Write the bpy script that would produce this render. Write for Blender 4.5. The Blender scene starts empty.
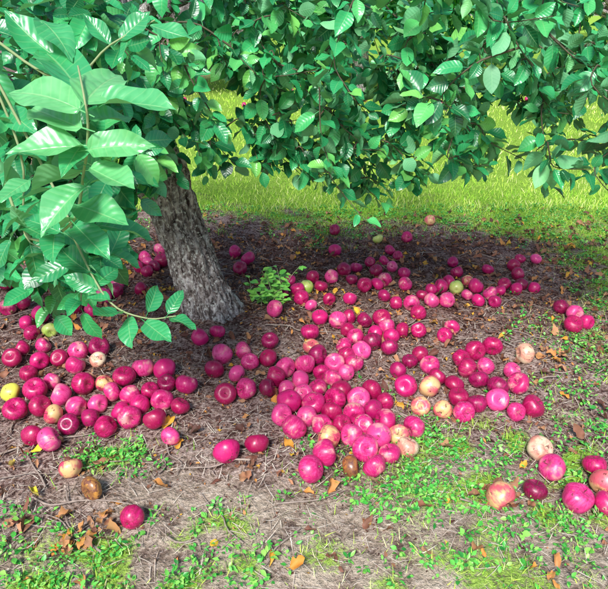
import bpy, math, random
import numpy as np
from mathutils import Vector, noise, Matrix
random.seed(7); rng=np.random.default_rng(7)
S=bpy.context.scene
# ------------------------------------------------------------------ camera
CAM=np.array([0,0,1.25]); PITCH=math.radians(25); F=600.0
FW=np.array([0,math.cos(PITCH),-math.sin(PITCH)]); UP=np.array([0,math.sin(PITCH),math.cos(PITCH)]); RT=np.array([1.0,0,0])
cd=bpy.data.cameras.new("camera"); cam=bpy.data.objects.new("camera",cd); S.collection.objects.link(cam)
cam.location=CAM; cam.rotation_euler=(math.pi/2-PITCH,0,0); cd.lens=36*F/608; cd.sensor_width=36; cd.clip_end=3000; cd.clip_start=0.02
S.camera=cam
def ray(u,v): return FW+RT*((u-304)/F)+UP*(-(v-294.5)/F)
def P(u,v,d): return CAM+ray(u,v)*d
def pixel_to_ground(u,v,z=0.0):  # casts an image pixel through the camera onto a level plane
    r=ray(u,v); t=(z-CAM[2])/r[2]; p=CAM+r*t; return p[0],p[1]
def sst(a,b,x):
    t=min(1,max(0,(x-a)/(b-a))); return t*t*(3-2*t)
def nz(x,y,s,o=0): return noise.noise(Vector((x*s+o,y*s-o,o*1.7)))
TR=(-.40,2.42)
def hgt(x,y):
    r=math.hypot(x,y-2)
    f=1 if r<8 else 8/r
    h=(.03*nz(x,y,1.1)+.014*nz(x,y,4.5,3)+.007*nz(x,y,17,5))*f
    h+=.05*math.exp(-((x-TR[0])**2+(y-TR[1])**2)/.12)
    return h
def grassy(x,y):
    n=nz(x,y,2.3,11)+.5*nz(x,y,6.5,4); n2=nz(x,y,9,21)
    yb=3.95+.4*nz(x,y,.9,8)
    if x>.9: yb-=.35*sst(.9,1.8,x)
    lawn=sst(-.5,.6,(y-yb)+.45*n+.3*n2)
    if x<-1.2: lawn*=sst(-3.2,-1.2,x)*.8+.2
    right=sst(1.0,1.8,x+.5*n)*.85*sst(-.45,.3,n2+.2)
    front=sst(1.34,1.0,y+.2*n)*(.95 if x<-.1 else .78)*sst(-.55,.2,n2+.3*n)
    patch=math.exp(-(((x-.7)/.66)**2+((y-1.40)/.40)**2)*1.1)*sst(-.25,.3,n2+.5*n+.12)
    patch2=math.exp(-(((x+.60)/.16)**2+((y-1.47)/.09)**2))*.8
    patch3=math.exp(-(((x-1.35)/.4)**2+((y-2.3)/.6)**2))*.6*sst(-.15,.35,n)
    left=sst(-.8,-1.4,x)*sst(1.6,1.1,y)*.7
    return max(lawn,right,front,patch,patch2,patch3,left)
# ------------------------------------------------------------------ mesh helpers
def mesh_np(name,V,Q,attr=None,smooth=True):
    V=np.asarray(V,dtype=np.float32).reshape(-1,3); Q=np.asarray(Q,dtype=np.int32).reshape(-1,4)
    me=bpy.data.meshes.new(name); me.vertices.add(len(V)); me.vertices.foreach_set("co",V.ravel())
    me.loops.add(Q.size); me.loops.foreach_set("vertex_index",Q.ravel())
    me.polygons.add(len(Q)); me.polygons.foreach_set("loop_start",np.arange(0,Q.size,4,dtype=np.int32))
    try: me.polygons.foreach_set("loop_total",np.full(len(Q),4,dtype=np.int32))
    except Exception: pass
    me.update(calc_edges=True)
    me.polygons.foreach_set("use_smooth",np.full(len(Q),smooth))
    if attr is not None:
        a=me.attributes.new("lf","FLOAT_VECTOR","POINT"); a.data.foreach_set("vector",np.asarray(attr,dtype=np.float32).ravel())
    me.update(); return me
def obj(name,me,mat=None,parent=None):
    o=bpy.data.objects.new(name,me); S.collection.objects.link(o)
    if mat and me and len(me.materials)==0: me.materials.append(mat)
    if parent: o.parent=parent
    return o
def empty(name):
    o=bpy.data.objects.new(name,None); S.collection.objects.link(o); o.empty_display_size=.1; return o
HI=(np.array([-.24,0,.05,.15,.3,.48,.66,.8,.9,1.0]),np.array([.008,.014,.11,.225,.30,.32,.27,.18,.09,.004]),np.array([-1,-.5,0,.5,1.]))
XH=(np.array([-.2,0,.03,.08,.15,.24,.34,.45,.56,.66,.75,.83,.89,.94,.97,1.0]),np.array([.009,.013,.075,.15,.22,.275,.305,.31,.295,.262,.215,.155,.1,.05,.025,.003]),np.array([-1,-.66,-.33,0,.33,.66,1.]))
LO=(np.array([-.2,0,.2,.45,.75,1.0]),np.array([.01,.04,.24,.31,.2,.01]),np.array([-1,0,1.]))
def leaves(pts,dirs,nrm,L,bend,fold,rnd,tpl=HI,wid=None,wave=.03,ser=0):
    pts=np.asarray(pts,float);dirs=np.asarray(dirs,float);nrm=np.asarray(nrm,float)
    n=len(pts);L=np.asarray(L,float)
    dirs=dirs/np.maximum(1e-6,np.linalg.norm(dirs,axis=1,keepdims=True))
    nrm=nrm-(nrm*dirs).sum(1,keepdims=True)*dirs
    nrm=nrm/np.maximum(1e-6,np.linalg.norm(nrm,axis=1,keepdims=True))
    side=np.cross(nrm,dirs)
    T,W,A=tpl; nt,na=len(T),len(A)
    wid=np.ones(n) if wid is None else wid
    t=T[None,:,None];a=A[None,None,:];w=W[None,:,None]
    y=a*w*wid[:,None,None]
    if ser: y=y*(1+ser*rng.uniform(-1,1,(n,nt,na))*(np.abs(a)>.9)*(w>.05))
    ph=rng.uniform(0,6.28,n)[:,None,None]
    tt=np.clip(t,0,1)
    z=fold[:,None,None]*np.abs(y)-bend[:,None,None]*t*np.abs(t)+wave*np.sin(tt*9+ph+a*1.5)*np.abs(a)*(w>.05)
    x=t+0*y
    y=y+(rng.uniform(-.14,.14,n)[:,None,None])*tt*tt
    X=pts[:,None,None,:]+L[:,None,None,None]*(x[...,None]*dirs[:,None,None,:]+y[...,None]*side[:,None,None,:]+z[...,None]*nrm[:,None,None,:])
    V=X.reshape(-1,3)
    i,j=np.meshgrid(np.arange(nt-1),np.arange(na-1),indexing='ij')
    q=np.stack([i*na+j,(i+1)*na+j,(i+1)*na+j+1,i*na+j+1],-1).reshape(-1,4)
    Q=(q[None]+(np.arange(n)*nt*na)[:,None,None]).reshape(-1,4)
    at=np.zeros((n,nt,na,3)); at[...,0]=t; at[...,1]=a; at[...,2]=np.asarray(rnd)[:,None,None]
    return V,Q,at.reshape(-1,3)
class Tubes:
    def __init__(s): s.V=[];s.Q=[];s.A=[];s.n=0
    def add(s,pts,rad,sides=6,disp=None,rnd=0):
        pts=np.asarray(pts,float);m=len(pts)
        tan=np.gradient(pts,axis=0);tan/=np.maximum(1e-9,np.linalg.norm(tan,axis=1,keepdims=True))
        ref=np.array([1,0,0.]) if abs(tan[0][0])<.8 else np.array([0,1.,0])
        a=np.cross(tan[0],ref);a/=np.linalg.norm(a)
        ang=np.linspace(0,2*math.pi,sides,endpoint=False)
        R=[]
        for k in range(m):
            a=a-np.dot(a,tan[k])*tan[k];a/=max(1e-9,np.linalg.norm(a));b=np.cross(tan[k],a)
            rr=np.full(sides,rad[k]) if disp is None else np.array([disp(k,th,rad[k]) for th in ang])
            R.append(pts[k]+rr[:,None]*(np.cos(ang)[:,None]*a+np.sin(ang)[:,None]*b))
        V=np.concatenate(R);i=np.arange(m-1)[:,None];j=np.arange(sides)[None]
        j2=(j+1)%sides
        q=np.stack([i*sides+j,i*sides+j2,(i+1)*sides+j2,(i+1)*sides+j],-1).reshape(-1,4)+s.n
        s.V.append(V);s.Q.append(q);s.n+=len(V)
        at=np.zeros((len(V),3));at[:,2]=rnd;s.A.append(at)
    def mesh(s,name): return mesh_np(name,np.concatenate(s.V),np.concatenate(s.Q),np.concatenate(s.A))
def spline(cp,n):
    cp=np.asarray(cp,float);c=np.vstack([2*cp[0]-cp[1],cp,2*cp[-1]-cp[-2]])
    out=[];m=len(cp)-1
    for k in range(n):
        f=k/(n-1)*m;i=min(int(f),m-1);t=f-i;p0,p1,p2,p3=c[i:i+4]
        out.append(.5*((2*p1)+(-p0+p2)*t+(2*p0-5*p1+4*p2-p3)*t*t+(-p0+3*p1-3*p2+p3)*t**3))
    return np.array(out)
# ------------------------------------------------------------------ materials
class N:
    def __init__(s,name):
        s.m=bpy.data.materials.new(name);s.m.use_nodes=True;s.t=s.m.node_tree;s.t.nodes.clear()
        s.out=s.n('ShaderNodeOutputMaterial')
    def n(s,ty,**k):
        x=s.t.nodes.new(ty)
        for a,b in k.items(): setattr(x,a,b)
        return x
    def l(s,a,b): s.t.links.new(a,b)
    def set(s,sock,v):
        if isinstance(v,bpy.types.NodeSocket): s.l(v,sock)
        else: sock.default_value=v
    def math(s,op,a,b=0.0,c=None,clamp=False):
        x=s.n('ShaderNodeMath',operation=op);x.use_clamp=clamp;s.set(x.inputs[0],a);s.set(x.inputs[1],b)
        if c is not None:s.set(x.inputs[2],c)
        return x.outputs[0]
    def mix(s,f,a,b,mode='MIX'):
        x=s.n('ShaderNodeMix',data_type='RGBA',blend_type=mode);s.set(x.inputs[0],f)
        for k,v in ((6,a),(7,b)):
            if isinstance(v,tuple): v=(*v[:3],1)
            s.set(x.inputs[k],v)
        return x.outputs[2]
    def noise(s,vec,scale,det=4,rough=.55,dist=0):
        x=s.n('ShaderNodeTexNoise');x.inputs['Scale'].default_value=scale;x.inputs['Detail'].default_value=det;x.inputs['Roughness'].default_value=rough;x.inputs['Distortion'].default_value=dist
        if vec is not None:s.l(vec,x.inputs['Vector'])
        return x.outputs[0]
    def rng(s,v,a,b,c=0.,d=1.):
        x=s.n('ShaderNodeMapRange');x.interpolation_type='SMOOTHSTEP';s.set(x.inputs[0],v)
        for i,q in enumerate((a,b,c,d)):s.set(x.inputs[i+1],q)
        return x.outputs[0]
    def ramp(s,v,stops,interp='LINEAR'):
        x=s.n('ShaderNodeValToRGB');s.l(v,x.inputs[0]);e=x.color_ramp.elements;x.color_ramp.interpolation=interp
        while len(e)<len(stops):e.new(.5)
        for k,(p,c) in enumerate(stops):e[k].position=p;e[k].color=(*c,1)
        return x.outputs[0]
    def bump(s,h,st,dist=.01):
        x=s.n('ShaderNodeBump');x.inputs['Strength'].default_value=st;x.inputs['Distance'].default_value=dist;s.l(h,x.inputs['Height']);return x.outputs[0]
    def bsdf(s,col,rough=.6,spec=.5,nor=None):
        x=s.n('ShaderNodeBsdfPrincipled');
        if isinstance(col,tuple): col=(*col[:3],1)
        s.set(x.inputs['Base Color'],col);s.set(x.inputs['Roughness'],rough)
        s.set(x.inputs['Specular IOR Level'],spec)
        if nor:s.l(nor,x.inputs['Normal'])
        return x.outputs[0]
    def diff(s,col,nor=None):
        x=s.n('ShaderNodeBsdfDiffuse');s.set(x.inputs[0],col)
        if nor:s.l(nor,x.inputs['Normal'])
        return x.outputs[0]
    def done(s,sh): s.l(sh,s.out.inputs[0]);return s.m
def leaf_mat(name,stops,back,veins=True,trans=0.,rough=.38,spec=.5,tcol=(.25,.6,.05),midc=(.25,.5,.2),vd=.0012,mott=False,diffuse=False):
    m=N(name);at=m.n('ShaderNodeAttribute',attribute_name='lf');sp=m.n('ShaderNodeSeparateXYZ');m.l(at.outputs['Vector'],sp.inputs[0])
    t,a,r=sp.outputs
    col=m.ramp(r,stops)
    if diffuse: return m.done(m.diff(col))
    if mott:
        tc=m.n('ShaderNodeTexCoord').outputs['Object']
        col=m.mix(m.rng(m.noise(tc,55,2),.35,.75,0,.55),col,m.mix(1.,col,(.5,.75,.6),'MULTIPLY'))
    nor=None
    if veins:
        ab=m.math('ABSOLUTE',a)
        mid=m.rng(ab,.02,.07,1,0)
        ph=m.math('MULTIPLY',m.math('SUBTRACT',t,m.math('MULTIPLY',ab,.16)),50)
        sv=m.math('SINE',ph)
        vein=m.rng(sv,.8,1.,0,.4)
        v=m.math('MAXIMUM',mid,vein)
        col=m.mix(m.math('MULTIPLY',v,.4),col,midc)
        nor=m.bump(m.math('SUBTRACT',m.math('MULTIPLY',sv,-.35),mid),.4,vd)
    geo=m.n('ShaderNodeNewGeometry')
    col=m.mix(geo.outputs['Backfacing'],col,m.mix(.55,col,back))
    b=m.bsdf(col,m.math('ADD',m.math('MULTIPLY',geo.outputs['Backfacing'],.3),rough),spec,nor)
    if trans<=0: return m.done(b)
    tr=m.n('ShaderNodeBsdfTranslucent');m.set(tr.inputs[0],m.mix(.5,col,tcol))
    mx=m.n('ShaderNodeMixShader');mx.inputs[0].default_value=trans;m.l(b,mx.inputs[1]);m.l(tr.outputs[0],mx.inputs[2])
    return m.done(mx.outputs[0])
M_LEAF=leaf_mat('apple_leaf',[(0,(.006,.10,.03)),(.3,(.015,.23,.075)),(.65,(.04,.42,.13)),(1,(.2,.60,.12))],(.20,.54,.26),spec=.8,rough=.34)  # pale undersides, brightened to stand in for light shining through the leaf
M_LEAFBR=leaf_mat('lit_apple_leaf',[(0,(.015,.24,.08)),(.5,(.05,.42,.15)),(1,(.22,.62,.24))],(.28,.6,.32),trans=.15,tcol=(.25,.7,.15),rough=.33,spec=.9,midc=(.4,.68,.3),mott=True,vd=.002)  # paler copy of the apple leaf, strong light on near leaves put into colour
M_BGLEAF=leaf_mat('distant_leaf',[(0,(.01,.09,.025)),(.6,(.03,.2,.05)),(1,(.12,.36,.06))],(.12,.25,.1),diffuse=True)
M_WEED=leaf_mat('weed_leaf',[(0,(.02,.2,.03)),(.5,(.08,.46,.06)),(1,(.32,.70,.12))],(.15,.4,.12),veins=False)
M_GRASS=leaf_mat('grass_blade',[(0,(.10,.36,.03)),(.4,(.36,.72,.06)),(.75,(.70,.92,.14)),(1,(.88,.88,.42))],(.35,.55,.12),diffuse=True)
M_LITTER=leaf_mat('dead_leaf',[(0,(.05,.018,.014)),(.25,(.16,.06,.045)),(.5,(.34,.14,.08)),(.7,(.48,.24,.13)),(.85,(.7,.28,.05)),(.93,(.75,.5,.04)),(1,(.8,.62,.04))],(.3,.2,.13),veins=False,rough=.6,spec=.3,mott=True)
M_STRAW=leaf_mat('dry_straw',[(0,(.22,.14,.1)),(.5,(.48,.38,.3)),(1,(.85,.77,.66))],(.4,.33,.25),diffuse=True)
def bark_mat():
    m=N('bark');tc=m.n('ShaderNodeTexCoord').outputs['Object']
    mp=m.n('ShaderNodeMapping');m.l(tc,mp.inputs[0]);mp.inputs['Scale'].default_value=(1,1,.3);mp.inputs['Rotation'].default_value=(0,math.radians(18),0)
    v=mp.outputs[0]
    n1=m.noise(v,42,5,.68,.6);n2=m.noise(tc,9,3);n3=m.noise(tc,60,3,.65)
    col=m.ramp(n1,[(.36,(.03,.02,.02)),(.45,(.2,.165,.15)),(.55,(.48,.43,.41)),(.7,(.85,.8,.78))])
    col=m.mix(m.rng(n2,.5,.62,0,.4),col,(.22,.18,.15))
    col=m.mix(m.rng(n3,.54,.62,0,.75),col,(.85,.85,.8))
    col=m.mix(m.rng(n3,.36,.43,.6,0),col,(.06,.04,.035))
    return m.done(m.bsdf(col,.85,.25,m.bump(m.math('ADD',n1,m.math('MULTIPLY',n3,.4)),1.,.025)))
M_BARK=bark_mat()
def twig_mat(name,a,b):
    m=N(name);tc=m.n('ShaderNodeTexCoord').outputs['Object'];n=m.noise(tc,40,2)
    return m.done(m.bsdf(m.mix(n,a,b),.65,.3))
M_TWIG=twig_mat('twig_bark',(.07,.05,.035),(.15,.13,.08))
M_GTWIG=twig_mat('green_shoot',(.2,.32,.12),(.4,.42,.24))
M_DEADTWIG=twig_mat('dead_twig',(.12,.08,.07),(.55,.45,.38))
def ground_mat():
    m=N('orchard_ground');tc=m.n('ShaderNodeTexCoord').outputs['Object']
    at=m.n('ShaderNodeAttribute',attribute_name='lf');sp=m.n('ShaderNodeSeparateXYZ');m.l(at.outputs['Vector'],sp.inputs[0])
    g,dk,pale=sp.outputs
    n2=m.noise(tc,15,4,.65,.4);n3=m.noise(tc,80,4,.72)
    dirt=m.ramp(n2,[(.3,(.09,.045,.04)),(.43,(.24,.145,.125)),(.57,(.46,.32,.28)),(.74,(.76,.61,.55))])
    dirt=m.mix(m.rng(n3,.5,.64,0,.7),dirt,(.80,.66,.6))
    dirt=m.mix(m.rng(n3,.39,.49,.9,0),dirt,(.075,.035,.03))
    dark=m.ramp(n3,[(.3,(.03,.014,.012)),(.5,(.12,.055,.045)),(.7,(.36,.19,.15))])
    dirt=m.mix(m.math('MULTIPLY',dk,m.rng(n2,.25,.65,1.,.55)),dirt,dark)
    dirt=m.mix(m.math('MULTIPLY',pale,m.rng(n2,.3,.6,.1,.55)),dirt,(.78,.68,.5))
    gr=m.ramp(n3,[(.3,(.10,.2,.03)),(.5,(.34,.6,.07)),(.72,(.72,.88,.24))])
    gm=m.rng(m.math('ADD',g,m.math('MULTIPLY',m.math('SUBTRACT',n3,.5),1.6)),.42,.88)
    col=m.mix(gm,dirt,gr)
    h=m.math('ADD',m.math('MULTIPLY',n3,.7),n2)
    return m.done(m.diff(col,m.bump(h,1.,.03)))
# ------------------------------------------------------------------ ground
def axis(lo,hi,step,far0,far1):
    a=list(np.arange(lo,hi,step));s=step;x=hi
    while x<far1: a.append(x);s*=1.14;x+=s
    a.append(far1);s=step;x=lo;b=[]
    while x>far0: s*=1.14;x-=s;b.append(x)
    return np.array(sorted(b+a))
xs=axis(-2.4,2.6,.02,-600,600);ys=axis(.6,4.6,.02,-600,900)
V=[];A=[]
for y in ys:
    for x in xs:
        if abs(x)<60 and -50<y<80:
            z=hgt(x,y);g=grassy(x,y)
        else: z=0;g=1
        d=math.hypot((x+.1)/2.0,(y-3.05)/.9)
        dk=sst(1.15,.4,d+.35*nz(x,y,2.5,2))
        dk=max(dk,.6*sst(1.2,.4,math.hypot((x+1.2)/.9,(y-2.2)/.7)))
        pale=sst(1.5,1.1,y+.3*nz(x,y,3,6))
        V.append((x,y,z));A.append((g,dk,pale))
nx=len(xs);i,j=np.meshgrid(np.arange(len(ys)-1),np.arange(nx-1),indexing='ij')
Q=np.stack([i*nx+j,i*nx+j+1,(i+1)*nx+j+1,(i+1)*nx+j],-1).reshape(-1,4)
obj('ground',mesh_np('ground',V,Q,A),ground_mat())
# ------------------------------------------------------------------ main apple tree
tree=empty('apple_tree')
tp=spline([(-.385,2.40,-.12),(-.40,2.42,.0),(-.47,2.44,.22),(-.56,2.48,.5),(-.66,2.51,.78),(-.76,2.54,1.05),(-.8,2.55,1.3)],150)
def trad(z):
    return .093+.045*math.exp(-max(0,z+.03)/.09)+.012*math.exp(-((z-.62)/.12)**2)+.03*sst(.85,1.15,z)
tr=[trad(p[2]) for p in tp]
def tdisp(k,th,r):
    z=tp[k][2]
    c=Vector((math.cos(th)*1.0,math.sin(th)*1.0,z))
    root=.20*math.exp(-max(0,z)/.10)*math.cos(5*th+1.0+1.5*z)
    rd=abs(noise.noise(Vector((c.x*5+z*2.5,c.y*5,z*5.5))))
    rd2=abs(noise.noise(Vector((c.x*13,c.y*13,z*22))))
    rd3=noise.noise(Vector((c.x*28,c.y*28,z*60)))
    return r*(1+root*.6+.26*rd*1.2-.06+.18*rd2+.04*rd3+.09*noise.noise(Vector((c.x*1.5,c.y*1.5,z*4))))
W=Tubes();W.add(tp,tr,140,tdisp)
F0=np.array([-.77,2.54,1.08])
limbs=[([F0,(-.3,2.45,1.42),(.35,2.25,1.5),(1.15,2.05,1.3)],.05),
([F0,(-.82,2.1,1.38),(-.75,1.6,1.45),(-.62,1.2,1.25)],.045),
([F0,(-.2,2.9,1.45),(.6,3.0,1.6),(1.5,3.0,1.45)],.06),
([F0,(-1.2,2.4,1.4),(-1.8,2.2,1.5),(-2.2,2.1,1.3)],.055),
([F0,(-.9,3.0,1.6),(-1.2,3.7,1.75)],.05),
([F0,(-.72,2.5,1.6),(-.55,2.5,2.1)],.05),
([F0,(-.4,2.15,1.35),(0,1.95,1.42),(.4,1.75,1.3)],.03)]
nodes=[]
for cp,r in limbs:
    p=spline(cp,36);p+=rng.normal(0,.006,p.shape)
    rr=np.linspace(r,.012,36);W.add(p,rr,12)
    nodes+= [tuple(q) for q in p[4:]]
obj('trunk_and_limbs',W.mesh('trunk_and_limbs'),M_BARK,tree)
def ell(n,c,r,surf=0):
    out=[]
    while len(out)<n:
        v=rng.uniform(-1,1,3);l=np.linalg.norm(v)
        if l<=1 and l>=surf: out.append(np.array(c)+v*np.array(r))
    return out
targets=[]
def zone(n,c,r,sz=.075,surf=0,zmin=-9):
    for p in ell(n,c,r,surf):
        if p[2]>zmin: targets.append((p,sz))
zone(118,(.78,2.15,1.07),(.95,.5,.36),.072)
zone(76,(-.08,2.3,1.04),(.6,.42,.42),.072)
zone(46,(-.9,1.95,1.1),(.65,.5,.4),.078)
zone(22,(-.66,2.05,.98),(.3,.2,.18),.075)
zone(18,(-.72,1.45,1.05),(.35,.25,.3),.085)
zone(18,(-1.3,2.0,.78),(.5,.35,.2),.08)
zone(15,(-.66,1.4,.76),(.22,.14,.10),.08)
zone(9,(-.5,1.55,.87),(.13,.12,.10),.08)
zone(40,(.6,2.9,1.12),(1.3,.4,.36),.078)
zone(20,(-.8,3.3,1.3),(1.2,.5,.4),.08)
zone(10,(.15,2.2,.74),(.25,.2,.12),.072)
zone(36,(-.6,2.75,1.75),(1.2,.7,.55),.085,.4,1.45)
nd=np.array(nodes)
tw=Tubes();LP=[];LD=[];LN=[];LL=[]
targets.sort(key=lambda q:np.min(np.linalg.norm(nd-q[0],axis=1)))
ctr=np.array([-.7,2.5,1.3])
for p,sz in targets:
    dd=np.linalg.norm(nd-p,axis=1);k=int(np.argmin(dd));b=nd[k]
    out=(p-ctr)*np.array([1,1,.25]);out/=np.linalg.norm(out)+1e-6
    tip=p+out*rng.uniform(.05,.12)+np.array([0,0,rng.uniform(-.13,.03)])+rng.normal(0,.03,3)
    if tip[1]<.85: continue
    mid=(b+p)/2+np.array([0,0,.02+.05*min(1,dd[k])])+rng.normal(0,.015,3)
    path=spline([b,mid,p,tip],12)
    tw.add(path,np.linspace(.003+.003*min(1,dd[k]),.0012,12),5)
    nd=np.vstack([nd,path[2:10:2]])
    seg=path[2:];nl=int(rng.integers(16,22));az=rng.uniform(0,6.28)
    for q in range(nl):
        f=(q+.5)/nl*(len(seg)-1);i0=int(f);pos=seg[i0]+(seg[min(i0+1,len(seg)-1)]-seg[i0])*(f-i0)
        tdir=seg[min(i0+1,len(seg)-1)]-seg[max(i0-1,0)];tdir=tdir/(np.linalg.norm(tdir)+1e-6)
        az+=2.4;ax=np.cross(tdir,[0,0,1.]);ax/=np.linalg.norm(ax)+1e-6;bx=np.cross(ax,tdir)
        rad=math.cos(az)*ax+math.sin(az)*bx
        d=rad*.95+tdir*(.4+.7*(q/nl)**2)+np.array([0,0,-.22])+rng.normal(0,.3,3);d/=np.linalg.norm(d)
        L=sz*rng.uniform(.6,1.2)*(1-.3*(q/nl)**3)
        LP.append(pos+d*L*.24);LD.append(d)
        LN.append(np.array([0,0,.85])+np.array([out[0],out[1],0])*.6+rng.normal(0,.5,3));LL.append(L)
LP=np.array(LP);n=len(LP)
r=np.clip(.50+.26*rng.normal(0,1,n)+.4*np.array([noise.noise(Vector(p*2.2)) for p in LP]),0,1)
V,Q,A=leaves(LP,LD,LN,LL,rng.uniform(-.05,.35,n),rng.uniform(.0,.6,n),r,wid=rng.uniform(.8,1.2,n),wave=.05)
obj('foliage',mesh_np('foliage',V,Q,A),M_LEAF,tree)
print('leaves',n)
# near shoots on the left, hand-laid
hero=[# base(u,v,d), tip(u,v,d), bright
((98,104,.88),(176,98,.84),.9),((84,104,.86),(118,58,.95),1),((80,110,.87),(8,72,.88),.85),((82,128,.88),(22,108,.95),.9),
((84,146,.89),(4,150,.86),.9),((88,150,.89),(146,138,.86),.9),((90,168,.9),(134,194,.86),.9),((84,186,.92),(32,228,.88),.9),
((80,92,.92),(45,40,1.0),.6),((60,60,1.0),(0,20,1.0),.5),((84,170,.94),(34,188,1.0),.8),((76,205,.97),(126,222,.92),.6),
((75,225,1.0),(105,258,.95),.5),((60,232,1.0),(20,215,1.0),.5),((95,225,1.0),(155,232,1.05),.4),((90,120,.9),(128,112,.98),.8),((86,140,.92),(60,170,.86),.75),((88,185,.94),(118,160,1.02),.7),
((118,312,1.08),(94,320,1.0),.3),((128,318,1.08),(130,345,1.03),.35),((148,312,1.08),(160,284,1.12),.35),((168,314,1.08),(184,288,1.1),.4),
((170,318,1.08),(198,326,1.05),.45),((145,322,1.08),(170,343,1.03),.35),((110,300,1.08),(80,296,1.1),.25),((98,290,1.1),(64,272,1.1),.3),
((95,285,1.1),(118,264,1.15),.3),((90,272,1.1),(56,254,1.15),.3),((88,265,1.1),(121,288,1.15),.3),((70,262,1.15),(34,285,1.15),.2),
((50,250,1.2),(14,262,1.2),.2),((60,250,1.2),(73,294,1.15),.25),((30,245,1.2),(38,284,1.2),.15),((10,240,1.2),(-8,272,1.2),.2),
((100,250,1.15),(143,261,1.2),.35),((110,255,1.15),(127,222,1.2),.35),((120,40,1.1),(150,12,1.1),.4),((40,20,1.0),(76,43,.95),.6),((20,10,1.0),(56,-2,1.0),.5),
((150,25,1.1),(190,43,1.1),.4),((30,180,1.0),(-6,203,.95),.7),((50,130,1.0),(68,98,1.0),.8),((20,150,1.1),(-5,185,1.1),.4),((40,200,1.15),(5,235,1.15),.3),((45,215,1.15),(80,250,1.15),.3),
((110,45,1.1),(85,15,1.1),.4),((130,33,1.1),(120,65,1.1),.45),((60,80,1.1),(30,50,1.15),.4),((20,200,1.15),(55,185,1.15),.3),
((22,225,1.12),(50,240,1.08),.5),((30,232,1.12),(8,205,1.05),.5),((40,228,1.1),(62,205,1.05),.6),((20,190,1.14),(-8,160,1.08),.5),((12,150,1.16),(40,160,1.1),.5),((8,110,1.15),(30,130,1.1),.5),((15,130,1.15),(-8,110,1.1),.6),((25,215,1.12),(-4,228,1.06),.5),((60,228,1.06),(86,206,1.0),.6),((55,232,1.06),(50,262,1.0),.4)]
hp=[P(*h[0]) for h in hero];ht=[P(*h[1]) for h in hero]
hd=np.array(ht)-np.array(hp);hl=np.linalg.norm(hd,axis=1)
hn=np.array([0,-.25,.95])+rng.normal(0,.33,(len(hero),3))
hr=np.clip(np.array([h[2] for h in hero])*.9+rng.normal(0,.12,len(hero)),0,1)
V,Q,A=leaves(hp,hd,hn,hl,rng.uniform(-.1,.28,len(hero)),rng.uniform(.15,.6,len(hero)),hr,wid=rng.uniform(.72,.92,len(hero)),tpl=XH,wave=.05,ser=.04)
obj('near_leaves',mesh_np('near_leaves',V,Q,A),M_LEAFBR,tree)  # near leaves of the same tree, their lit look painted by the paler material
gt=Tubes()
gt.add(spline([(-.62,1.2,1.25),P(20,225,1.15),P(70,225,1.03),P(84,170,.94),P(88,128,.88),P(84,96,.86),P(78,66,.9)],26),np.linspace(.0032,.0014,26),6)
gt.add(spline([(-.62,1.2,1.25),P(60,200,1.15),P(75,240,1.12),P(108,300,1.09),P(145,318,1.08),P(176,316,1.08)],24),np.linspace(.003,.0011,24),6)
gt.add(spline([(-.62,1.2,1.25),P(20,150,1.15),P(25,235,1.2),P(62,252,1.18)],16),np.linspace(.003,.0012,16),6)
gt.add(spline([(-.62,1.2,1.25),P(60,80,1.1),P(110,45,1.1),P(155,20,1.1)],16),np.linspace(.003,.0012,16),6)
obj('green_shoots',gt.mesh('green_shoots'),M_GTWIG,tree)
obj('twigs',tw.mesh('twigs'),M_TWIG,tree)
# ------------------------------------------------------------------ background orchard trees
def bg_meshes():
    T=Tubes();T.add(spline([(0,0,-.05),(.05,0,.5),(0,.05,1.1),(.1,0,1.8)],20),np.linspace(.16,.09,20),14)
    P_=[];D=[];NN=[]
    cl=ell(55,(0,0,2.0),(1.9,1.9,1.3),.35)
    for c in cl:
        T.add(spline([(0,0,1.0+rng.uniform(0,.6)),(c[0]*.5,c[1]*.5,max(1.3,c[2]*.8+.3)),tuple(c)],8),np.linspace(.035,.006,8),5)
        for k in range(80):
            v=rng.normal(0,.22,3);P_.append(c+v);D.append(np.array([v[0],v[1],-.2])+rng.normal(0,.2,3));NN.append([0,0,1]+rng.normal(0,.5,3)+v)
    n=len(P_)
    V,Q,A=leaves(P_,D,NN,rng.uniform(.1,.16,n),rng.uniform(0,.3,n),rng.uniform(0,.4,n),rng.uniform(0,1,n),tpl=LO)
    return T.mesh('bg_trunk'),mesh_np('bg_foliage',V,Q,A)
bt,bf=bg_meshes()
BGT=[(-3.2,10.5,1.,0),(1.0,11.5,1.1,1.3),(5.2,10.8,1.,2.2),(-7.2,11.5,1.05,3.),(3.2,16.5,1.15,4.),(-1.6,16.5,1.1,5.),(8.5,15.5,1.1,.7),(-6,17,1.1,2.7)]
for k,(x,y,s,rz) in enumerate(BGT):
    e=empty('apple_tree');e.location=(x,y,0);e.rotation_euler=(0,0,rz);e.scale=(s,s,s)
    obj('trunk',bt,M_BARK,e);obj('foliage',bf,M_BGLEAF,e)
Pn=[];D=[];NN=[]
for k in range(130):
    a=rng.uniform(-.95,.95);R=rng.uniform(34,46);c=np.array([math.sin(a)*R*1.3,math.cos(a)*R,rng.uniform(.5,6.5)])
    for q in range(60):
        v=rng.normal(0,1.1,3);p=c+v
        if p[2]<.05:p[2]=abs(p[2])+.05
        Pn.append(p);D.append(rng.normal(0,1,3)-np.array([0,0,.5]));NN.append(rng.normal(0,1,3)+np.array([0,-.5,.8]))
n=len(Pn);V,Q,A=leaves(Pn,D,NN,rng.uniform(.6,1.1,n),rng.uniform(0,.3,n),rng.uniform(0,.4,n),rng.uniform(0,.7,n),tpl=LO)
obj('tree_line',mesh_np('tree_line',V,Q,A),M_BGLEAF)
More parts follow.
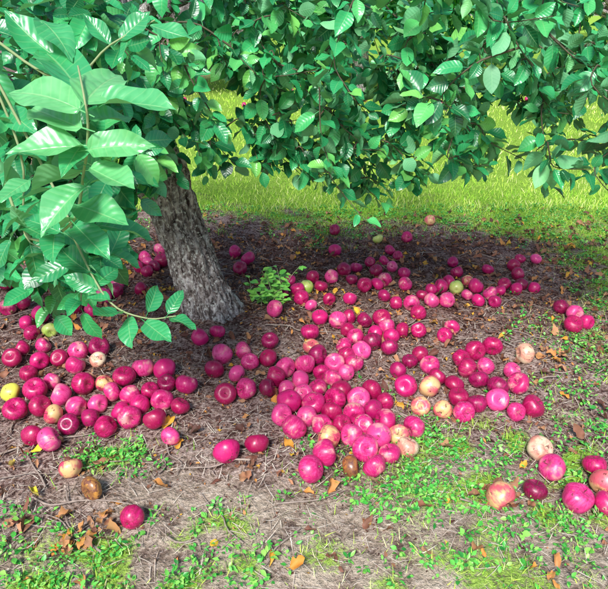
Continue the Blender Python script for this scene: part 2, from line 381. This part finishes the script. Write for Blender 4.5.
# ------------------------------------------------------------------ apples
def apple_mesh(seed):
    rs=random.Random(seed);ns,nr=30,22
    V=[];Q=[];el=rs.uniform(.80,.95);tap=rs.uniform(.04,.12);sk=rs.uniform(-.1,.1);l5=rs.uniform(.01,.035)
    for i in range(nr):
        ph=.02+(math.pi-.04)*i/(nr-1)
        for j in range(ns):
            th=2*math.pi*j/ns
            rr=math.sin(ph)**.92*(1+tap*math.cos(ph))*(1+l5*math.cos(5*th)*(1-math.cos(ph))*.6)
            rr*=1+.09*noise.noise(Vector((math.cos(th)*1.3+seed*3,math.sin(th)*1.3,ph)))
            z=el*math.cos(ph)-.30*math.exp(-(ph/.36)**2)+.16*math.exp(-((math.pi-ph)/.26)**2)
            z+=sk*rr*math.cos(th)
            V.append((rr*math.cos(th),rr*math.sin(th),z))
    for i in range(nr-1):
        for j in range(ns):
            Q.append((i*ns+j,(i+1)*ns+j,(i+1)*ns+(j+1)%ns,i*ns+(j+1)%ns))
    nb=len(V)
    T=Tubes();T.add(spline([(0,0,.52),(.02,.01,.72),(.06+rs.uniform(-.1,.1),.03,.98)],7),[.028,.024,.022,.022,.024,.028,.034],6)
    T.add(spline([(0,0,-.62),(0,0,-.72),(0,0,-.80)],4),[.10,.09,.07,.03],6)
    V=np.vstack([np.array(V),np.concatenate(T.V)]);Q=np.vstack([np.array(Q),np.concatenate(T.Q)+nb])
    A=np.zeros((len(V),3));A[nb:,0]=1
    return mesh_np('apple_mesh',V,Q,A)
def apple_mat(name,c1,c2,under,under_amt,brown=.12):
    m=N(name);tc=m.n('ShaderNodeTexCoord').outputs['Object'];oi=m.n('ShaderNodeObjectInfo');rd=oi.outputs['Random']
    off=m.n('ShaderNodeVectorMath',operation='ADD');cx=m.n('ShaderNodeCombineXYZ');k=m.math('MULTIPLY',rd,37.0)
    for q in range(3):m.l(k,cx.inputs[q])
    m.l(tc,off.inputs[0]);m.l(cx.outputs[0],off.inputs[1]);v=off.outputs[0]
    mp=m.n('ShaderNodeMapping');m.l(v,mp.inputs[0]);mp.inputs['Scale'].default_value=(1,1,.16)
    st=m.noise(mp.outputs[0],6,4,.7);bl=m.noise(v,.9,2,.5);fine=m.noise(v,3,3,.6)
    col=m.mix(m.rng(m.math('ADD',st,m.math('MULTIPLY',m.math('SUBTRACT',rd,.5),.3)),.38,.62),c1,c2)
    u=m.rng(m.math('ADD',bl,m.math('MULTIPLY',m.math('SUBTRACT',st,.5),.5)),.68-under_amt,.88-under_amt)
    col=m.mix(m.math('MULTIPLY',u,.8),col,under)
    vo=m.n('ShaderNodeTexVoronoi');vo.inputs['Scale'].default_value=8;m.l(v,vo.inputs['Vector'])
    col=m.mix(m.rng(vo.outputs['Distance'],.06,.12,.5,0),col,(.9,.5,.55))
    col=m.mix(m.rng(fine,.68-brown*.3,.73-brown*.3,0,.85),col,(.13,.035,.03))
    at=m.n('ShaderNodeAttribute',attribute_name='lf');sp=m.n('ShaderNodeSeparateXYZ');m.l(at.outputs['Vector'],sp.inputs[0])
    col=m.mix(sp.outputs[0],col,(.12,.07,.03))
    return m.done(m.bsdf(col,m.rng(fine,.3,.7,.28,.48),.7))
MA={'r':apple_mat('apple_crimson',(.64,.010,.165),(.36,.003,.07),(.82,.2,.28),.04),
'd':apple_mat('apple_dark',(.42,.005,.11),(.2,.002,.045),(.62,.05,.16),.04,.22),
'p':apple_mat('apple_pink',(.80,.06,.27),(.55,.010,.14),(.90,.42,.38),.15,.15),
'm':apple_mat('apple_striped',(.76,.13,.17),(.58,.02,.11),(.84,.62,.25),.28,.22),
'g':apple_mat('apple_green',(.38,.6,.08),(.55,.7,.14),(.6,.62,.2),.3),
'y':apple_mat('apple_yellow',(.85,.78,.12),(.75,.75,.1),(.7,.4,.12),.1),
'c':apple_mat('apple_pale',(.78,.42,.28),(.68,.22,.18),(.88,.74,.5),.28,.25),
'b':apple_mat('apple_rotten',(.45,.16,.04),(.6,.28,.06),(.2,.08,.04),.3,.5)}
txt="""10,391,y 28,372 12,358 22,348 32,333 38,316 50,330,g 5,307 20,300 8,285 30,290 60,300 46,246 60,258 70,255 85,300 92,310 100,295 115,290 145,258 150,270 140,268 155,262
98,360,c 75,365,p 62,355 45,358 35,388 52,380 80,350,p 88,348 58,395,p 100,400,p 112,392,p 118,380 128,395,p 122,410 128,415,p 140,402 155,388 162,383 145,370 163,373 160,400,p 180,407 155,420 170,437,p 186,383,p 90,415 76,405,p 68,422 105,425 48,438 32,433 28,322 43,345,p 53,412,m 70,466,m 92,490,b 132,518,r 108,385,m 85,385 20,405 40,402
222,355,p 218,337 200,342 243,352,p 237,375,p 250,362 268,358 270,343 250,388,p 267,385 227,392 227,455 257,447 214,368
280,375 290,370,p 303,366,p 292,390,p 284,415,p 297,405 300,424,p 310,393,p 316,387 318,404,p 322,365 312,348 320,357 331,378,p 331,362 330,400 335,412 345,345,p 348,330 357,336 345,362,p 342,374 350,352 311,473,p 325,455,p 332,441 320,428,p 342,427 352,415 353,440,p 366,453,p 370,464,p 376,437,p 385,420,p 388,456,p 396,430,m 407,447,c 352,469,b 413,425,p 421,403,m 385,400 372,388 370,412 398,370 406,384 411,358 419,353 430,365,p 444,407,m 430,385 437,376 455,382 460,395 467,405,p 480,402 484,380 470,365 475,350 492,347 462,358 482,366 493,385 501,399,p 512,404 519,382,p 527,403 512,370,p 525,354,c 452,327,p 445,335 385,345 392,335 402,330 388,325,p 375,332 370,342 383,318 363,320 350,318 340,322 360,347,p 416,331 300,378,p 308,412 360,427 350,398,p 338,392
335,230 335,250 344,268 356,265,p 352,280 365,285 370,262 376,270 384,262 390,250 398,256 407,238 378,240,g 385,278 377,284 384,296 404,273 405,285 411,303 422,296 432,300,p 434,290 441,287 449,282 457,271 467,280 476,285 453,262 488,268 467,294,p 478,300 490,294,p 500,290 506,284 515,287 514,265 518,272 525,284 531,285 536,258 447,300 453,287,g 495,302 561,305 573,325 575,311 430,220,m
290,280 307,286,g 302,300 311,306 320,318 313,275 282,295 275,315 310,333 329,300 320,286 248,258 235,252 240,268 332,276 350,300,p 298,290 392,268 396,304 418,312
540,446,c 535,490 582,495,p 597,467 604,480 603,494,p 500,497,m 553,463,p 586,322 520,258"""
ap=[]
for tok in txt.split():
    q=tok.split(',');u,v=float(q[0]),float(q[1]);c=q[2] if len(q)>2 else random.choice('rrrrdppm' if random.random()<.2 else 'rrrrdp')
    R=random.uniform(.0315,.042)
    if v<310 and u>300:R*=.93
    x,y=pixel_to_ground(u,v,R);ap.append([x,y,R,c])
for k in range(45):
    x=random.uniform(-2.6,-.75);y=random.uniform(2.35,3.7);ap.append([x,y,random.uniform(.032,.04),random.choice('rrdp')])
for it in range(60):
    for a in range(len(ap)):
        for b in range(a+1,len(ap)):
            dx=ap[b][0]-ap[a][0];dy=ap[b][1]-ap[a][1];dd=math.hypot(dx,dy)+1e-6;mn=(ap[a][2]+ap[b][2])*1.0
            if dd<mn:
                s=(mn-dd)/2/dd*.6;ap[a][0]-=dx*s;ap[a][1]-=dy*s;ap[b][0]+=dx*s;ap[b][1]+=dy*s
for a in ap:
    dx=a[0]-TR[0];dy=a[1]-TR[1];dd=math.hypot(dx,dy)
    if dd<.2: a[0]=TR[0]+dx/dd*.2;a[1]=TR[1]+dy/dd*.2
for k in range(120):
    t=BGT[k%3];ap.append([t[0]+random.gauss(0,1.2),t[1]+random.gauss(-.4,.8),random.uniform(.033,.04),random.choice('rdp')])
fa=empty('fallen_apples');base=[apple_mesh(s) for s in range(6)];cache={}
for x,y,R,c in ap:
    k=random.randrange(6)
    if (k,c) not in cache:
        me=base[k].copy();me.materials.append(MA[c]);cache[(k,c)]=me
    o=obj('apple',cache[(k,c)],None,fa)
    o.location=(x,y,hgt(x,y)+R*.84);o.scale=(R,R,R*(.8 if c=='b' else 1))
    o.rotation_euler=(random.gauss(0,1.1),random.gauss(0,.9),random.uniform(0,6.28))
# ------------------------------------------------------------------ litter, straw, twigs
def keep(x,y,m=.0):
    return math.hypot(x-TR[0],y-TR[1])>.15
BIG=[];SM=[]
def litter(x,y,l,r,up=.006):
    a=random.uniform(0,6.28)
    (BIG if l>.017 else SM).append(((x,y,hgt(x,y)+up),(math.cos(a),math.sin(a),random.gauss(0,.22)),(random.gauss(0,.45),random.gauss(0,.45),1),l,r))
for k in range(3000):
    x=random.uniform(-2.5,2.4);y=random.triangular(1.05,4.2,3.1)
    if keep(x,y): litter(x,y,random.uniform(.018,.05),min(.88,max(0,random.gauss(.45,.24))),random.uniform(.004,.016))
for k in range(14000):
    x=random.uniform(-2.5,2.4);y=random.triangular(.95,4.2,2.2)
    litter(x,y,random.uniform(.005,.0165),min(.88,max(0,random.gauss(.38,.28))),.004)
for k in range(110):
    x=random.uniform(-1.5,1.8);y=random.uniform(1.,3.8);litter(x,y,random.uniform(.018,.04),random.uniform(.72,.93),.012)
for u,v,l,r in [(32,456,.05,1),(40,500,.035,1),(12,470,.04,.98),(110,466,.05,.6),(108,536,.04,.85),(505,512,.05,.5),(420,560,.04,.7),(290,575,.04,.85),(52,418,.05,.97),(60,524,.04,.75),(27,521,.05,.4)]:
    x,y=pixel_to_ground(u,v);litter(x,y,l,r,.018)
for u,v,r0,k in [(72,545,.78,26),(495,500,.5,26),(27,521,.45,6),(108,520,.75,10),(300,490,.6,5),(555,360,.7,20),(130,520,.7,5),(35,450,.6,8),(240,475,.4,6)]:
    for q in range(k):
        x,y=pixel_to_ground(u+random.gauss(0,9),v+random.gauss(0,7));litter(x,y,random.uniform(.018,.04),min(.88,max(.1,random.gauss(r0,.12))),random.uniform(.005,.02))
parts=[];off=0
for lst,tpl in ((BIG,HI),(SM,LO)):
    n=len(lst);V,Q,A=leaves([l[0] for l in lst],[l[1] for l in lst],[l[2] for l in lst],[l[3] for l in lst],rng.uniform(-.8,.9,n),rng.uniform(-.4,1.5,n),[l[4] for l in lst],tpl=tpl,wid=rng.uniform(.6,1.2,n),wave=.14,ser=.25)
    parts.append((V,Q+off,A));off+=len(V)
obj('leaf_litter',mesh_np('leaf_litter',*[np.concatenate([p[k] for p in parts]) for k in range(3)]),M_LITTER)
BL=(np.array([0,.35,.7,1.0]),np.array([.5,.45,.3,.04]),np.array([-1,1.]))
def blades(name,items,mat):
    it=np.array(items);n=len(it);d=it[:,3:6];L=it[:,6];nr=np.cross(d,rng.normal(0,1,(n,3)))
    fl=it[:,10]>0
    nr[fl]=np.array([0,0,1.])
    V,Q,A=leaves(it[:,:3],d,nr,L,it[:,8],np.zeros(n),it[:,9],tpl=BL,wid=it[:,7]/L,wave=0)
    return obj(name,mesh_np(name,V,Q,A),mat)
its=[]
for k in range(17000):
    x=random.uniform(-2.3,2.3);y=random.triangular(.85,4.0,1.2)
    a=random.gauss(.3,1.2);its.append((x,y,hgt(x,y)+random.uniform(.003,.012),math.cos(a),math.sin(a),random.gauss(0,.12),random.uniform(.015,.07),random.uniform(.0008,.0026),random.uniform(-.1,.15),random.random(),1))
blades('straw',its,M_STRAW)
T=Tubes()
for k in range(300):
    x=random.uniform(-2,2);y=random.uniform(1.1,3.8);a=random.uniform(0,6.28);l=random.uniform(.04,.25)
    pts=[]
    for q in range(5):
        f=q/4-.5;px=x+math.cos(a)*l*f+random.gauss(0,.006);py=y+math.sin(a)*l*f+random.gauss(0,.006);pts.append((px,py,hgt(px,py)+.006+random.uniform(0,.006)))
    if math.hypot(x-TR[0],y-TR[1])>.3:T.add(spline(pts,10),np.linspace(.0028,.001,10)*random.uniform(.6,1.4),5)
for a,b in [((272,330),(352,338)),((225,400),(300,352)),((165,440),(180,478)),((0,452),(120,430)),((30,500),(160,512))]:
    xa,ya=pixel_to_ground(*a);xb,yb=pixel_to_ground(*b);pts=[]
    for q in range(6):
        f=q/5;px=xa+(xb-xa)*f+random.gauss(0,.01);py=ya+(yb-ya)*f+random.gauss(0,.01);pts.append((px,py,hgt(px,py)+.01))
    T.add(spline(pts,16),np.linspace(.0035,.0015,16),6)
obj('fallen_twigs',T.mesh('fallen_twigs'),M_DEADTWIG)
# ------------------------------------------------------------------ grass
its=[]
def blade(x,y,l,w,r):
    a=random.uniform(0,6.28);s=random.uniform(.1,.9)
    its.append((x,y,hgt(x,y)-.003,math.cos(a)*s,math.sin(a)*s,1,l,w,random.uniform(-.1,.5),r,0))
c=0
while c<34000:
    x=random.uniform(-2.2,2.6);y=random.uniform(.75,4.6)
    if random.random()<grassy(x,y)**1.2:
        dry=.35*sst(1.5,1.1,y)
        blade(x,y,random.uniform(.012,.04),random.uniform(.001,.0026),min(1,max(0,random.gauss(.38,.3)+dry*random.random()+.4*nz(x,y,3,9))));c+=1
for k in range(34000):
    y=4.1+random.random()**1.6*9;x=random.uniform(-.75,.75)*(y+1)
    blade(x,y,random.uniform(.03,.055),random.uniform(.003,.006)*(y/5),min(1,max(0,random.gauss(.68,.2)+.3*nz(x,y,1.3,9))))
blades('grass',its,M_GRASS)
# ------------------------------------------------------------------ weeds
P_=[];D=[];NN=[];L=[];R_=[]
def sprig(x,y,s,h,nl=9,r0=.5):
    z=hgt(x,y);k=random.uniform(.6,1.25)
    for q in range(nl):
        a=random.uniform(0,6.28);rr=random.uniform(.3,1)*s;zz=z+h*random.uniform(.25,1)
        P_.append((x+math.cos(a)*rr,y+math.sin(a)*rr,zz));D.append((math.cos(a),math.sin(a),random.gauss(.15,.5)));NN.append((random.gauss(0,.4),random.gauss(0,.4),1))
        L.append(random.uniform(.007,.015)*(1+s*6)*k);R_.append(min(1,max(0,random.gauss(r0,.28))))
c=0
while c<2600:
    x=random.uniform(-1.8,2.4);y=random.uniform(.85,4.2)
    g=grassy(x,y)
    if y<1.25 and x>-.4: g*=.7
    if random.random()<g: sprig(x,y,random.uniform(.008,.03),random.uniform(.008,.03));c+=1
for u,v,k,sc in [(420,480,22,1),(380,505,20,1),(455,455,20,1),(505,470,14,1),(440,500,18,1),(360,490,10,1),(110,468,16,.8),(130,455,8,.7),(428,437,10,.5),(560,470,14,1),(590,430,16,1),(580,350,16,1),(40,575,16,1),(100,570,14,1),(180,575,14,1),(10,530,12,1),(600,380,16,1),(555,545,14,1.3),(500,445,10,1),(480,520,14,1.3),(95,455,6,.6),(240,570,14,1.3),(590,530,12,1),(470,560,10,1.5),(570,400,10,1),(540,520,12,1.2)]:
    x0,y0=pixel_to_ground(u,v)
    for q in range(k): sprig(x0+random.gauss(0,.06*sc),y0+random.gauss(0,.045*sc),random.uniform(.01,.035),random.uniform(.01,.035),9,.6)
n=len(P_);V,Q,A=leaves(P_,D,NN,L,rng.uniform(0,.3,n),rng.uniform(.1,.5,n),R_,tpl=LO,wid=rng.uniform(.6,1.3,n))
obj('weeds',mesh_np('weeds',V,Q,A),M_WEED)
sp=empty('root_sucker_plant');T=Tubes();P_=[];D=[];NN=[];L=[]
x0,y0=pixel_to_ground(268,308)
for k in range(18):
    a=random.uniform(0,6.28);h=random.uniform(.06,.17);l=random.uniform(.03,.12)
    bx=x0+random.gauss(0,.03);by=y0+random.gauss(0,.03);z=hgt(bx,by)-.01
    pts=spline([(bx,by,z),(bx+math.cos(a)*l*.4,by+math.sin(a)*l*.4,z+h*.6),(bx+math.cos(a)*l,by+math.sin(a)*l,z+h)],10)
    T.add(pts,np.linspace(.0025,.0012,10),5)
    for q in range(3,10):
        b=random.uniform(0,6.28);P_.append(pts[q]+np.array([math.cos(b),math.sin(b),0])*.006);D.append((math.cos(b),math.sin(b),random.gauss(.1,.3)));NN.append((random.gauss(0,.3),-.3,1));L.append(random.uniform(.026,.048))
n=len(P_);V,Q,A=leaves(P_,D,NN,L,rng.uniform(0,.3,n),rng.uniform(.1,.5,n),rng.uniform(.6,1,n))
obj('leaves',mesh_np('sucker_leaves',V,Q,A),M_WEED,sp);obj('stems',T.mesh('sucker_stems'),M_GTWIG,sp)
# ------------------------------------------------------------------ light
EL,AZ=math.radians(46),math.radians(196)
sd=Vector((math.sin(AZ)*math.cos(EL),math.cos(AZ)*math.cos(EL),math.sin(EL)))
sun=bpy.data.lights.new('sun','SUN');sun.energy=5.0;sun.angle=math.radians(14);sun.color=(1,.97,.93)
so=bpy.data.objects.new('sun',sun);S.collection.objects.link(so);so.rotation_euler=(-sd).to_track_quat('-Z','Y').to_euler()
w=bpy.data.worlds.new("World");S.world=w;w.use_nodes=True;nt=w.node_tree;bg=nt.nodes['Background']
sk=nt.nodes.new('ShaderNodeTexSky');sk.sky_type='NISHITA';sk.sun_disc=False;sk.sun_elevation=EL;sk.sun_rotation=AZ
nt.links.new(sk.outputs[0],bg.inputs[0]);bg.inputs[1].default_value=.15
S.view_settings.view_transform='Standard';S.view_settings.look='None';S.view_settings.exposure=0
